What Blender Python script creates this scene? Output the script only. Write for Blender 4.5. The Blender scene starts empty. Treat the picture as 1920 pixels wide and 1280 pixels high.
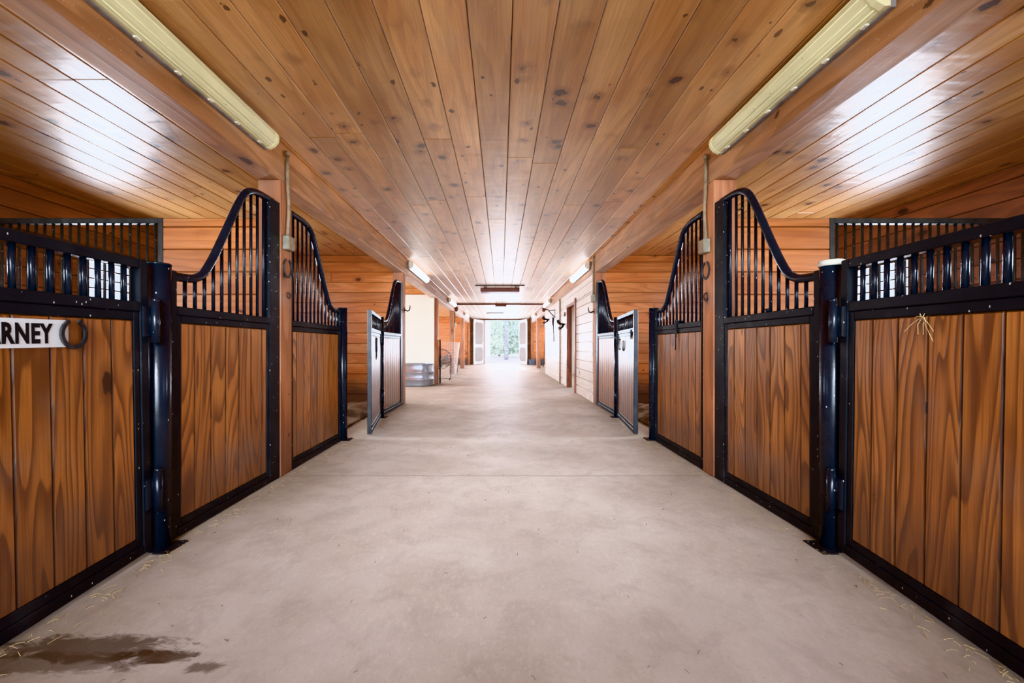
import bpy, math, random
from mathutils import Vector, Matrix, noise as mnoise
random.seed(7)
SC = bpy.context.scene
COL = SC.collection
PI = math.pi
SKY = 2.1

# ------------------------------------------------------------------ materials
class NT:
    def __init__(s, name):
        s.m = bpy.data.materials.new(name); s.m.use_nodes = True
        s.t = s.m.node_tree; s.t.nodes.clear()
        s.out = s.t.nodes.new('ShaderNodeOutputMaterial')
    def n(s, typ, **kw):
        nd = s.t.nodes.new(typ)
        for k, v in kw.items(): setattr(nd, k, v)
        return nd
    def l(s, a, b): s.t.links.new(a, b)
    def inp(s, sock, v):
        if hasattr(v, 'is_linked'): s.l(v, sock)
        else: sock.default_value = v
    def math(s, op, a, b=None, c=None, clamp=False):
        nd = s.n('ShaderNodeMath', operation=op, use_clamp=clamp)
        for i, v in enumerate((a, b, c)):
            if v is not None: s.inp(nd.inputs[i], v)
        return nd.outputs[0]
    def vmath(s, op, a, b=None):
        nd = s.n('ShaderNodeVectorMath', operation=op)
        s.inp(nd.inputs[0], a)
        if b is not None: s.inp(nd.inputs[1], b)
        return nd.outputs[0]
    def mix(s, f, a, b, mode='MIX'):
        nd = s.n('ShaderNodeMix', data_type='RGBA', blend_type=mode)
        s.inp(nd.inputs[0], f)
        for i, v in ((6, a), (7, b)):
            s.inp(nd.inputs[i], v if hasattr(v, 'is_linked') else (*v[:3], 1))
        return nd.outputs[2]
    def step(s, x, lo, hi, to0=0., to1=1.):
        nd = s.n('ShaderNodeMapRange', interpolation_type='SMOOTHSTEP')
        s.inp(nd.inputs[0], x)
        for i, v in enumerate((lo, hi, to0, to1)): nd.inputs[i+1].default_value = v
        return nd.outputs[0]
    def noise(s, vec, scale, detail=2., dist=0., rough=.5):
        nd = s.n('ShaderNodeTexNoise')
        s.l(vec, nd.inputs['Vector'])
        nd.inputs['Scale'].default_value = scale; nd.inputs['Detail'].default_value = detail
        nd.inputs['Distortion'].default_value = dist; nd.inputs['Roughness'].default_value = rough
        return nd.outputs[0]
    def voro(s, vec, scale, feature='F1'):
        nd = s.n('ShaderNodeTexVoronoi', feature=feature)
        s.l(vec, nd.inputs['Vector']); nd.inputs['Scale'].default_value = scale
        return nd.outputs['Distance'], nd.outputs['Color']
    def pbsdf(s, **kw):
        b = s.n('ShaderNodeBsdfPrincipled')
        for k, v in kw.items():
            sk = b.inputs[k]
            if not hasattr(v, 'is_linked') and isinstance(v, (tuple, list)) and len(v) == 3: v = (*v, 1)
            s.inp(sk, v)
        s.l(b.outputs[0], s.out.inputs[0]); return b
    def bump(s, h, strength, dist):
        nd = s.n('ShaderNodeBump'); nd.inputs['Strength'].default_value = strength
        nd.inputs['Distance'].default_value = dist; s.l(h, nd.inputs['Height']); return nd.outputs[0]

def srgb(r, g, b):
    f = lambda c: (c/255/12.92) if c/255 <= .04045 else ((c/255+.055)/1.055)**2.4
    return (f(r), f(g), f(b))

def wood(name, axis, light, mid, dark, knots=.5, ring=9., ringamt=.6, rough=.35, spec=.5, coat=0., bump=.25,
         tonevar=.35, dirt=0., knotscale=4.2, lowdirt=None, wave=0., knotsize=1., sheen=0., fibamt=.28, pins=.32, knotalong=2.1, wobble=.13):
    """axis 0/1/2 = the direction the boards run in"""
    N = NT(name)
    tc = N.n('ShaderNodeTexCoord').outputs['Object']
    rnd = N.n('ShaderNodeObjectInfo').outputs['Random']
    tone = N.n('ShaderNodeAttribute', attribute_name='tone').outputs['Fac']
    cx = N.n('ShaderNodeCombineXYZ')
    N.l(N.math('MULTIPLY', rnd, 37.), cx.inputs[0]); N.l(N.math('MULTIPLY', tone, 53.), cx.inputs[1]); N.l(N.math('MULTIPLY', tone, 91.), cx.inputs[2])
    v = N.vmath('ADD', tc, cx.outputs[0])
    def sc(al, ac):
        k = [ac]*3; k[axis] = al
        return N.vmath('MULTIPLY', v, tuple(k))
    r0 = N.noise(sc(.55, 5.), 1.0, 1.5, .25, .4)
    r1 = N.math('FRACT', N.math('MULTIPLY', r0, ring))
    late = N.math('MULTIPLY', N.step(r1, .25, .88), N.step(r1, .90, 1.0, 1., 0.))
    fib = N.noise(sc(4., 190.), 1.0, 2.)
    blot = N.noise(sc(.8, 3.), 1.3, 2.)
    c = N.mix(N.step(blot, .3, .7), light, mid)
    c = N.mix(N.math('MULTIPLY', late, ringamt), c, dark)
    c = N.mix(N.step(fib, .35, .75, .0, fibamt), c, dark)
    # knots
    kd, kc = N.voro(N.vmath('ADD', sc(knotalong, knotscale), (3.1, 1.7, .9)), 1.0)
    sx = N.n('ShaderNodeSeparateColor'); N.l(kc, sx.inputs[0])
    wob = N.math('ADD', kd, N.math('MULTIPLY', N.math('SUBTRACT', N.noise(sc(14., 20.), 1.0, 3., .6), .5), wobble))
    sel = N.step(sx.outputs[0], 1.-knots-.02, 1.-knots+.02)
    kmask = N.math('MULTIPLY', N.step(wob, .115*knotsize, .145*knotsize, 1., 0.), sel)
    halo = N.math('MULTIPLY', N.step(wob, .12*knotsize, .34*knotsize, .55, 0.), sel)
    c = N.mix(halo, c, dark)
    c = N.mix(N.math('MULTIPLY', kmask, .9), c, tuple(x*.28 for x in dark))
    pd, pc = N.voro(N.vmath('ADD', sc(5.5, 8.5), (7.7, 2.3, 5.1)), 1.0)
    px = N.n('ShaderNodeSeparateColor'); N.l(pc, px.inputs[0])
    pw = N.math('ADD', pd, N.math('MULTIPLY', N.math('SUBTRACT', N.noise(sc(24., 30.), 1.0, 2.), .5), .34))
    c = N.mix(N.math('MULTIPLY', N.step(pw, .12, .155, .9, 0.), N.step(px.outputs[1], 1.-knots*pins, 1.-knots*pins+.02)), c, tuple(x*.35 for x in dark))
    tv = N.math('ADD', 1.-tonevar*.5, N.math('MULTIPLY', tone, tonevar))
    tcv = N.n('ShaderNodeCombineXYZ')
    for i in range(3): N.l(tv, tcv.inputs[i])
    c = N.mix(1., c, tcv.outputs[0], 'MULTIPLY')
    if dirt:
        gd = N.noise(tc, 2.3, 5., .3)
        c = N.mix(N.step(gd, .5, .75, 0., dirt), c, (.33, .28, .24))
        sd, scol = N.voro(tc, 34.)
        ss = N.n('ShaderNodeSeparateColor'); N.l(scol, ss.inputs[0])
        c = N.mix(N.math('MULTIPLY', N.step(sd, .05, .11, .6, 0.), N.step(ss.outputs[0], .86, .88)), c, (.62, .57, .5))
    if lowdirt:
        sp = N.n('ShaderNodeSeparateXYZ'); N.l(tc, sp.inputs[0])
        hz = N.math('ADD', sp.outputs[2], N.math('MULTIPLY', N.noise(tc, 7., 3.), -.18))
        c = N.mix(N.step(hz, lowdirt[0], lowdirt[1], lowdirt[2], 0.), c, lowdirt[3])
    h = N.math('ADD', N.math('MULTIPLY', late, .4), N.math('MULTIPLY', fib, .7))
    if wave:
        wv = [2.2]*3; wv[axis] = 9.
        h = N.math('ADD', h, N.math('MULTIPLY', N.noise(N.vmath('MULTIPLY', v, tuple(wv)), 1., 2.), wave))
    b = N.bump(h, bump, .004)
    rg = N.math('ADD', rough-.06, N.math('MULTIPLY', fib, .12))
    N.pbsdf(**{'Base Color': c, 'Roughness': rg, 'Specular IOR Level': spec, 'Normal': b, 'Coat Weight': coat, 'Coat Roughness': .28, 'Sheen Weight': sheen, 'Sheen Tint': (1., .95, .87), 'Sheen Roughness': .35})
    return N.m

def plain(name, col, rough=.5, metal=0., spec=.5, var=.12, vscale=6., bump=0., emit=0., speck=0., speckcol=(.75, .74, .7), sscale=45.):
    N = NT(name)
    tc = N.n('ShaderNodeTexCoord').outputs['Object']
    ns = N.noise(tc, vscale, 4.)
    c = N.mix(N.step(ns, .3, .75), tuple(x*(1+var) for x in col), tuple(x*(1-var) for x in col))
    if speck:
        sd, scol = N.voro(N.vmath('MULTIPLY', tc, (1., 1., .55)), sscale)
        ss = N.n('ShaderNodeSeparateColor'); N.l(scol, ss.inputs[0])
        c = N.mix(N.math('MULTIPLY', N.step(sd, .06, .16, .85, 0.), N.step(ss.outputs[1], 1-speck, 1-speck+.02)), c, speckcol)
        c = N.mix(N.math('MULTIPLY', N.step(N.noise(tc, 5., 6.), .55, .8), .10), c, (.35, .35, .36))
    kw = {'Base Color': c, 'Roughness': N.math('ADD', rough-.05, N.math('MULTIPLY', ns, .1)), 'Metallic': metal, 'Specular IOR Level': spec}
    if bump: kw['Normal'] = N.bump(N.noise(tc, vscale*9, 4.), bump, .004)
    if emit: kw['Emission Color'] = c; kw['Emission Strength'] = emit
    N.pbsdf(**kw); return N.m

M = {}
M['ceil'] = wood('varnished_pine_ceiling', 1, srgb(214, 162, 100), srgb(190, 132, 74), srgb(122, 76, 40), knots=.62, ring=6, ringamt=.26, rough=.36, spec=.9, coat=.35, bump=.26, tonevar=.36, dirt=.14, wave=3., knotsize=1.15, sheen=.55, pins=.5, knotalong=4.4, wobble=.34, fibamt=.34)
M['ceilside'] = wood('varnished_pine_side_ceiling', 1, srgb(214, 162, 100), srgb(190, 132, 74), srgb(122, 76, 40), knots=.62, ring=6, ringamt=.26, rough=.36, spec=.9, coat=.35, bump=.40, tonevar=.36, dirt=.14, wave=4., knotsize=1.15, sheen=.05, knotalong=4.0, wobble=.3)
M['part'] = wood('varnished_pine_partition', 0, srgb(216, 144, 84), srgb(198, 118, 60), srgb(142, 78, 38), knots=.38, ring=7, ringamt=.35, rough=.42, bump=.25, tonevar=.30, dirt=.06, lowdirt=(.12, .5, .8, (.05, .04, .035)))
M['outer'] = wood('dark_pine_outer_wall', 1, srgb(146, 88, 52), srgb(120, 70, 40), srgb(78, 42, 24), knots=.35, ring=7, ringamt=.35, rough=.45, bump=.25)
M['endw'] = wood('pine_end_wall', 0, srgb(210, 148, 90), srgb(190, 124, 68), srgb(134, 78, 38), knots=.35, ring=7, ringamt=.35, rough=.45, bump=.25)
M['white'] = wood('overlit_pale_pine', 1, srgb(236, 224, 212), srgb(226, 210, 196), srgb(182, 156, 136), knots=.42, ring=7, ringamt=.30, rough=.36, spec=.6, bump=.25, tonevar=.16, dirt=.1)  # bright overexposure on the tack room wall is put into this colour
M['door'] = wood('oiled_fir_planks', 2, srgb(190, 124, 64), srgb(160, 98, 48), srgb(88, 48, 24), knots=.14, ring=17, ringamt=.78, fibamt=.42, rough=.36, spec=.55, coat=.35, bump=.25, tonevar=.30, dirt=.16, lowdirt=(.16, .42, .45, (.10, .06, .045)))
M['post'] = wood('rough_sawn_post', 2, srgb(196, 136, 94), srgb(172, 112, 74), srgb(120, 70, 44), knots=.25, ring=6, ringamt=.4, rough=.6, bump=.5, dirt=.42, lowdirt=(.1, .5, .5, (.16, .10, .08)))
M['beam'] = wood('rough_sawn_beam', 1, srgb(194, 142, 96), srgb(168, 116, 74), srgb(112, 72, 44), knots=.35, ring=6, ringamt=.4, rough=.48, bump=.4, dirt=.2, wave=2., sheen=.12)
M['brownwood'] = plain('dark_brown_trim', srgb(104, 62, 46), .5)
M['steel'] = plain('black_enamel_steel', (.019, .0205, .023), .38, 0., .25, .2, 8., bump=.12, speck=.36)
M['pipe'] = plain('black_enamel_pipe', (.0125, .0155, .022), .27, 0., .5, .2, 8., bump=.10, speck=.16)
M['oldsteel'] = plain('dusty_black_steel', (.052, .049, .04), .5, 0., .5, .3, 12., speck=.55, speckcol=(.5, .44, .36), sscale=38.)
M['iron'] = plain('rusty_iron', (.06, .055, .055), .5, .6, .5, .4, 25., bump=.3)
M['lens'] = plain('yellowed_plastic_lens', srgb(222, 214, 164), .32, 0., .5, .08, 3., speck=.12, speckcol=(.35, .32, .2), sscale=25.)
M['lenswhite'] = plain('white_plastic_lens', srgb(245, 244, 238), .3, 0., .5, .04, emit=3.2)
M['fixture'] = plain('grey_fixture_pan', srgb(128, 122, 116), .5, .0, .5, .25, 14.)
M['clip'] = plain('cream_lens_clip', srgb(226, 220, 196), .4)
M['box'] = plain('galvanised_box', srgb(150, 144, 126), .45, .5, .5, .25, 20.)
M['conduit'] = plain('dusty_grey_conduit', srgb(142, 124, 98), .6, .0, .4, .25, 20.)
M['signw'] = plain('white_sign_board', srgb(226, 228, 228), .4, 0, .4, .04)
M['signb'] = plain('black_sign_paint', (.008, .008, .009), .5)
M['galv'] = plain('galvanised_steel_tank', srgb(176, 188, 204), .30, .85, .5, .12, 5.)
M['cream'] = plain('cream_wall_sheet', srgb(240, 238, 222), .4, 0, .5, .015, 1.)
M['wpaint'] = plain('white_painted_door', srgb(240, 240, 240), .4, 0, .5, .02)
M['wire'] = plain('galvanised_wire', srgb(216, 208, 202), .4, .3)
M['wiredark'] = plain('dark_wire', srgb(80, 70, 68), .5, .3)
M['plasticblue'] = plain('blue_grey_plastic', srgb(86, 98, 118), .4)
M['plasticdark'] = plain('dark_grey_rubber', srgb(60, 62, 66), .55)
M['strap'] = plain('dark_leather', (.02, .018, .017), .7, 0., .15)
M['straw'] = plain('dry_straw', srgb(206, 182, 130), .7)
M['twig'] = plain('dark_chaff', srgb(104, 84, 62), .8)
M['capgrey'] = plain('grey_plastic_cap', srgb(190, 186, 172), .45)
M['bark'] = plain('overexposed_bark', srgb(176, 174, 182), .9, var=.3, vscale=3., bump=.4)  # lavender paleness of overexposure is put into the bark colour
M['leafa'] = plain('overexposed_green_leaves', srgb(206, 210, 196), .6, var=.3, vscale=.9)  # outdoor overexposure is washed into both leaf colours
M['leafb'] = plain('overexposed_grey_leaves', srgb(172, 182, 168), .6, var=.3, vscale=.9)
M['gravel'] = plain('pale_gravel', srgb(214, 204, 200), .9, var=.15, vscale=1.5, bump=.4)
M['roof'] = plain('roof_deck', srgb(90, 60, 40), .8)
M['slat'] = plain('window_slat', srgb(64, 52, 44), .6)

def screen_mat():
    N = NT('grey_insect_screen')
    d = N.n('ShaderNodeBsdfDiffuse'); tc = N.n('ShaderNodeTexCoord').outputs['Object']
    N.l(N.mix(N.noise(tc, 3.), srgb(190, 184, 180), srgb(172, 168, 166)), d.inputs[0])
    t = N.n('ShaderNodeBsdfTransparent'); mx = N.n('ShaderNodeMixShader'); mx.inputs[0].default_value = .75
    N.l(t.outputs[0], mx.inputs[1]); N.l(d.outputs[0], mx.inputs[2]); N.l(mx.outputs[0], N.out.inputs[0]); return N.m
M['screen'] = screen_mat()

def concrete():
    N = NT('worn_concrete')
    tc = N.n('ShaderNodeTexCoord').outputs['Object']
    a = N.noise(tc, 1.1, 6., .4, .6); b = N.noise(tc, 5., 6., .6, .65); f = N.noise(N.vmath('MULTIPLY', tc, (1., .55, 1.)), 46., 4., .3, .7)
    c = N.mix(N.step(a, .34, .66), srgb(206, 195, 184), srgb(190, 176, 162))
    c = N.mix(N.step(b, .42, .70, 0., .40), c, srgb(158, 144, 132))
    c = N.mix(N.step(f, .48, .70, 0., .38), c, srgb(220, 208, 196))
    c = N.mix(N.step(N.noise(tc, 90., 3.), .58, .75, 0., .3), c, srgb(126, 110, 96))
    sp = N.n('ShaderNodeSeparateXYZ'); N.l(tc, sp.inputs[0])
    X, Y = sp.outputs[0], sp.outputs[1]
    # control joints every stall bay
    yy = N.math('ADD', Y, N.math('MULTIPLY', N.noise(tc, 6.), .02))
    j = N.math('ABSOLUTE', N.math('SUBTRACT', N.math('FRACT', N.math('DIVIDE', N.math('ADD', yy, -1.325), 4.17)), .5))
    jm = N.step(N.math('MULTIPLY', j, 4.17), .004, .016, .38, 0.)
    c = N.mix(jm, c, srgb(92, 76, 62))
    # dirt collecting along the stall fronts
    ed = N.math('ADD', N.math('ABSOLUTE', X), N.math('MULTIPLY', N.math('SUBTRACT', b, .5), .5))
    c = N.mix(N.step(ed, 1.25, 1.95, 0., .5), c, srgb(150, 132, 106))
    # damp stain near the left front corner
    def blob(x0, y0, rx, ry, s):
        dx = N.math('DIVIDE', N.math('SUBTRACT', X, x0), rx); dy = N.math('DIVIDE', N.math('SUBTRACT', Y, y0), ry)
        r = N.math('SQRT', N.math('ADD', N.math('MULTIPLY', dx, dx), N.math('MULTIPLY', dy, dy)))
        r = N.math('ADD', r, N.math('MULTIPLY', N.math('SUBTRACT', N.noise(N.vmath('MULTIPLY', tc, (1., 2.2, 1.)), 8., 7., 1.2, .7), .5), 2.6))
        return N.step(r, .6, 1.15, s, 0.)
    stain = srgb(66, 48, 30)
    for q in ((-1.50, 1.46, .34, .07, .75), (-1.62, 1.39, .40, .05, .6), (-1.22, 1.42, .13, .035, .85), (-1.02, 1.37, .06, .03, .7)):
        c = N.mix(blob(*q), c, stain)
    c = N.mix(N.step(N.noise(N.vmath('MULTIPLY', tc, (1., 1., 1.)), .7, 3.), .42, .66, 0., .30), c, srgb(132, 114, 96))
    h = N.math('ADD', f, N.math('MULTIPLY', jm, -2.))
    N.pbsdf(**{'Base Color': c, 'Roughness': N.math('ADD', .50, N.math('MULTIPLY', b, .2)), 'Specular IOR Level': .45, 'Normal': N.bump(h, .18, .004)})
    return N.m
M['concrete'] = concrete()
def bedding_mat():
    N = NT('shavings_and_manure')
    tc = N.n('ShaderNodeTexCoord').outputs['Object']
    c = N.mix(N.step(N.noise(tc, 3., 5., .5), .38, .62), srgb(92, 76, 62), srgb(176, 156, 132))
    c = N.mix(N.step(N.noise(tc, 60., 4.), .5, .68, 0., .7), c, srgb(196, 178, 150))
    N.pbsdf(**{'Base Color': c, 'Roughness': .9, 'Normal': N.bump(N.noise(tc, 50., 4.), .9, .03)}); return N.m
M['bedding'] = bedding_mat()

# ------------------------------------------------------------------ mesh building
class MB:
    def __init__(s): s.v = []; s.f = []; s.sm = []; s.tn = []
    def face(s, idx, smooth=False, tone=0.): s.f.append(idx); s.sm.append(smooth); s.tn.append(tone)
    def box(s, x0, x1, y0, y1, z0, z1, b=0., tone=0., T=None, bt=None):
        if x1 < x0: x0, x1 = x1, x0
        if y1 < y0: y0, y1 = y1, y0
        if z1 < z0: z0, z1 = z1, z0
        lo, hi = (x0, y0, z0), (x1, y1, z1); n = len(s.v)
        P = lambda p: s.v.append(tuple(T @ Vector(p)) if T is not None else tuple(p))
        if b <= 0:
            for i in range(8): P([hi[k] if i >> k & 1 else lo[k] for k in range(3)])
            for q in ((0, 2, 3, 1), (4, 5, 7, 6), (0, 1, 5, 4), (2, 6, 7, 3), (0, 4, 6, 2), (1, 3, 7, 5)): s.face([n+i for i in q], False, tone)
            return
        b = min(b, (x1-x0)*.45, (y1-y0)*.45, (z1-z0)*.45)
        # corner i, axis a -> vertex lying on the face normal to a
        for i in range(8):
            for a in range(3):
                P([(hi[k] if i >> k & 1 else lo[k]) + (0 if k == a else (-b if i >> k & 1 else b)) for k in range(3)])
        I = lambda i, a: n + i*3 + a
        for a in range(3):
            o = [k for k in range(3) if k != a]
            for side in (0, 1):
                base = side << a
                s.face([I(base, a), I(base | 1 << o[0], a), I(base | 1 << o[0] | 1 << o[1], a), I(base | 1 << o[1], a)], False, tone)
            for p in (0, 1):
                for q in (0, 1):
                    c0 = (p << o[0]) | (q << o[1]); c1 = c0 | 1 << a
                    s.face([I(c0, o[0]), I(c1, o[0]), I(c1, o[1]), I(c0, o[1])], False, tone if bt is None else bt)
        for i in range(8): s.face([I(i, 0), I(i, 1), I(i, 2)], False, tone)
    def tube(s, pts, r, n=10, cap=True, tone=0., closed=False, T=None):
        pts = [Vector(p) for p in pts]; m = len(pts); base = len(s.v)
        rr = r if isinstance(r, (list, tuple)) else [r]*m
        up = None
        for i, p in enumerate(pts):
            a = pts[(i-1) % m] if (closed or i > 0) else p
            c = pts[(i+1) % m] if (closed or i < m-1) else p
            d = (c-a).normalized()
            if up is None:
                up = Vector((0, 0, 1)) if abs(d.z) < .9 else Vector((1, 0, 0))
            e = d.cross(up)
            if e.length < 1e-5: e = d.orthogonal()
            e.normalize(); up = e.cross(d).normalized()
            for k in range(n):
                t = 2*PI*k/n
                q = p + (e*math.cos(t) + up*math.sin(t))*rr[i]
                s.v.append(tuple(T @ q) if T is not None else tuple(q))
        for i in range(m if closed else m-1):
            for k in range(n):
                A = base+i*n; B = base+((i+1) % m)*n
                s.face([A+k, A+(k+1) % n, B+(k+1) % n, B+k], True, tone)
        if cap and not closed:
            s.face([base+k for k in range(n)][::-1], False, tone)
            s.face([base+(m-1)*n+k for k in range(n)], False, tone)
    def prism(s, prof, f0, f1, tone=0., smooth=False):
        """prof list of 2-D points; f0/f1 map a point to 3-D at the two ends"""
        n = len(s.v); m = len(prof)
        for p in prof: s.v.append(tuple(f0(p)))
        for p in prof: s.v.append(tuple(f1(p)))
        for k in range(m): s.face([n+k, n+(k+1) % m, n+m+(k+1) % m, n+m+k], smooth, tone)
        s.face([n+k for k in range(m)][::-1], False, tone); s.face([n+m+k for k in range(m)], False, tone)
    def quad(s, a, b, c, d, tone=0.):
        n = len(s.v); s.v += [tuple(a), tuple(b), tuple(c), tuple(d)]; s.face([n, n+1, n+2, n+3], False, tone)
    def build(s, name, mat, parent=None, recalc=True):
        me = bpy.data.meshes.new(name)
        me.from_pydata(s.v, [], s.f)
        me.polygons.foreach_set('use_smooth', s.sm)
        at = me.attributes.new('tone', 'FLOAT', 'FACE'); at.data.foreach_set('value', s.tn)
        me.materials.append(mat)
        if recalc:
            import bmesh
            bm = bmesh.new(); bm.from_mesh(me); bmesh.ops.recalc_face_normals(bm, faces=bm.faces); bm.to_mesh(me); bm.free()
        me.update()
        o = bpy.data.objects.new(name, me); COL.objects.link(o)
        if parent: o.parent = parent
        return o

def tag(o, label, cat, group=None, kind=None):
    o['label'] = label; o['category'] = cat
    if group: o['group'] = group
    if kind: o['kind'] = kind
    return o
def thing(name, label, cat, loc=(0, 0, 0), rot=(0, 0, 0), group=None):
    o = bpy.data.objects.new(name, None); COL.objects.link(o)
    o.location = loc; o.rotation_euler = rot; o.empty_display_size = .1
    return tag(o, label, cat, group)
def struct(o, label=None):
    o['kind'] = 'structure'
    if label: o['label'] = label
    return o
def copy_tree(o, parent=None):
    c = o.copy(); COL.objects.link(c)
    if parent: c.parent = parent
    for ch in list(o.children): copy_tree(ch, c)
    return c
R = random.random

# ------------------------------------------------------------------ dimensions
LX, RX = -1.85, 1.783            # aisle faces of the timber posts
OL, OR_ = -5.0, 4.9              # outer walls
ZC, ZB = 2.83, 2.50              # ceiling, underside of beams
Y0, Y1 = -3.0, 25.2
PS = .19                         # post size
POSTS = [-.82, 3.35, 7.55, 11.68, 15.82, 19.95, 23.9]
BAYS = [(-.63, 3.35), (3.54, 7.55), (7.74, 11.68), (11.87, 15.82), (16.0, 19.95), (20.1, 23.9)]

# ------------------------------------------------------------------ room shell
def floor_part(x0, x1, y0, y1, name, mat, z=0., t=.12):
    m = MB(); m.box(x0, x1, y0, y1, z-t, z); return struct(m.build(name, mat))
f = floor_part(-2.04, 1.98, Y0, Y1, 'floor', M['concrete']); f['label'] = 'worn grey concrete aisle floor'
f = floor_part(OL, -2.04, 7.6, 11.8, 'floor_wash_bay', M['concrete'])
f = floor_part(OL, -2.04, Y0, 7.6, 'floor_left_stalls', M['twig'] if False else M['bedding'], -.01)
f = floor_part(1.98, OR_, Y0, 7.6, 'floor_right_stalls', M['bedding'], -.01)
f = floor_part(OL, -2.04, 11.8, Y1, 'floor_left_pens', M['concrete'], -.002)
f = floor_part(1.98, OR_, 7.6, Y1, 'floor_right_rooms', M['concrete'], -.002)

mc = [MB(), MB(), MB()]
xs = []
x = .06
while x > OL: x -= .2365
while x < OR_+.2365: xs.append(x); x += .2365
for x in xs:
    y = Y0; k = 0
    cuts = [Y0]
    c = Y0 + R()*4.6
    while c < Y1-1: cuts.append(c); c += 3.6+R()*2.4
    cuts.append(Y1)
    if abs(x-.06) < .01: cuts = [Y0, 3.67, 8.1, 12.9, 17.2, 21., Y1]
    for a, b in zip(cuts, cuts[1:]):
        g = .0022 if abs(x) < 2.1 else .0028
        mc[0 if x < -1.95 else 2 if x > 1.70 else 1].box(x+g, x+.2365-g, a+.0003, b-.0003, ZC, ZC+.022, .006, R())
struct(mc[1].build('ceiling', M['ceil']), 'knotty varnished pine board ceiling over the aisle')
struct(mc[0].build('ceiling_left', M['ceilside']), 'glossy pine board ceiling over the left stalls')
struct(mc[2].build('ceiling_right', M['ceilside']), 'glossy pine board ceiling over the right stalls')
m = MB(); m.box(OL-.5, OR_+.5, Y0-.3, Y1+.3, ZC+.021, ZC+.2)
struct(m.build('ceiling_deck', M['roof']))

def rects_minus(a0, a1, holes):
    """1-D intervals of [a0,a1] not covered by holes"""
    out = []; cur = a0
    for h0, h1 in sorted(holes):
        if h1 <= a0 or h0 >= a1: continue
        if h0 > cur: out.append((cur, h0))
        cur = max(cur, h1)
    if cur < a1: out.append((cur, a1))
    return out
def plank_wall(name, mat, axis, plane, inner, a0, a1, z0, z1, holes=(), pitch=.193, thick=.022, back=.03, both=False, joints=True, label=None, gap=.003):
    """boards run along `axis` (0=x,1=y); `plane` is the visible face, inner=+1/-1 its normal"""
    m = MB(); z = z0
    zs = [z0]
    while zs[-1] + pitch < z1-.03: zs.append(zs[-1]+pitch)
    zs.append(z1)
    cutz = sorted(set([q for h in holes for q in (h[2], h[3])]))
    for za, zb in zip(zs, zs[1:]):
        sub = [za]+[q for q in cutz if za+.004 < q < zb-.004]+[zb]
        for ca, cb in zip(sub, sub[1:]):
            hh = [(h[0], h[1]) for h in holes if h[2] < cb-.001 and h[3] > ca+.001]
            for b0, b1 in rects_minus(a0, a1, hh):
                js = [b0]
                if joints and b1-b0 > 2.5: js.append(b0+.8+R()*(b1-b0-1.6))
                js.append(b1)
                for q0, q1 in zip(js, js[1:]):
                    tn = R()
                    p0, p1 = plane, plane-inner*thick
                    q = (q0+.0006, q1-.0006)
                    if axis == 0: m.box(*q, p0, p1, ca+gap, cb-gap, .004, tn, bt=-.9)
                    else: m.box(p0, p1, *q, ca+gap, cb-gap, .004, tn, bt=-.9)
                p1, p2 = plane-inner*(thick-.004), plane-inner*(thick+back)
                if axis == 0: m.box(b0, b1, p1, p2, ca, cb)
                else: m.box(p1, p2, b0, b1, ca, cb)
                if both:
                    p3, p4 = plane-inner*(thick+back-.004), plane-inner*(2*thick+back)
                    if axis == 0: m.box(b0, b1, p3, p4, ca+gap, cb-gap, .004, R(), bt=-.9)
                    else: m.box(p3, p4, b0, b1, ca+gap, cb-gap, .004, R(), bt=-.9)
    return struct(m.build(name, mat), label)

# outer walls with window openings
WL = [(.95, 1.75), (4.78, 5.45), (8.9, 10.9), (13.3, 14.3), (17.4, 18.4), (21.5, 22.5)]
WR = [(.95, 1.75), (4.78, 5.55), (17.4, 18.4), (21.5, 22.5)]
ZW = (1.12, 2.17)
hl = [(a, b, (1.0 if i == 2 else ZW[0]), (2.3 if i == 2 else ZW[1])) for i, (a, b) in enumerate(WL)]
hr = [(a, b, ZW[0], ZW[1]) for a, b in WR]
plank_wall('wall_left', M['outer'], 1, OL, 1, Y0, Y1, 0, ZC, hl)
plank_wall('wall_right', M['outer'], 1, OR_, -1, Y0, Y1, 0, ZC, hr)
DX0, DX1, DZ = -.98, 1.12, 2.74
plank_wall('wall_far', M['endw'], 0, Y1, -1, OL, OR_, 0, ZC, [(DX0, DX1, 0, DZ)], pitch=.40)
plank_wall('wall_near', M['endw'], 0, Y0, 1, OL, OR_, 0, ZC, [(-1.8, 1.75, 0, 2.7)])

def window(idx, X, side, a, b, z0, z1, slats=True):
    e = bpy.data.objects.new('window_%d' % idx, None); COL.objects.link(e); e.location = (X, (a+b)/2, z0)
    struct(e, 'bright barn window with horizontal slats in outer wall')
    h = (b-a)/2; H = z1-z0; m = MB(); xo = -side*.06; xi = side*.012
    for q in ((-h-.05, -h+.03), (h-.03, h+.05)): m.box(xo, xi, q[0], q[1], -.04, H+.04, .004)
    for q in ((-.05, .03), (H-.03, H+.05)): m.box(xo, xi, -h-.05, h+.05, q[0], q[1], .004)
    struct(m.build('window_frame', M['slat'], e))
    if slats:
        m = MB(); n = int(H/.105)
        for k in range(1, n): m.box(xo*.9, xo*.9+side*.03, -h+.02, h-.02, H*k/n-.009, H*k/n+.009)
        struct(m.build('slat_panel', M['slat'], e))
wi = 1
for i, (a, b, z0, z1) in enumerate(hl): window(wi, OL, 1, a, b, z0, z1, i != 2); wi += 1
for (a, b, z0, z1) in hr: window(wi, OR_, -1, a, b, z0, z1); wi += 1

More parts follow.
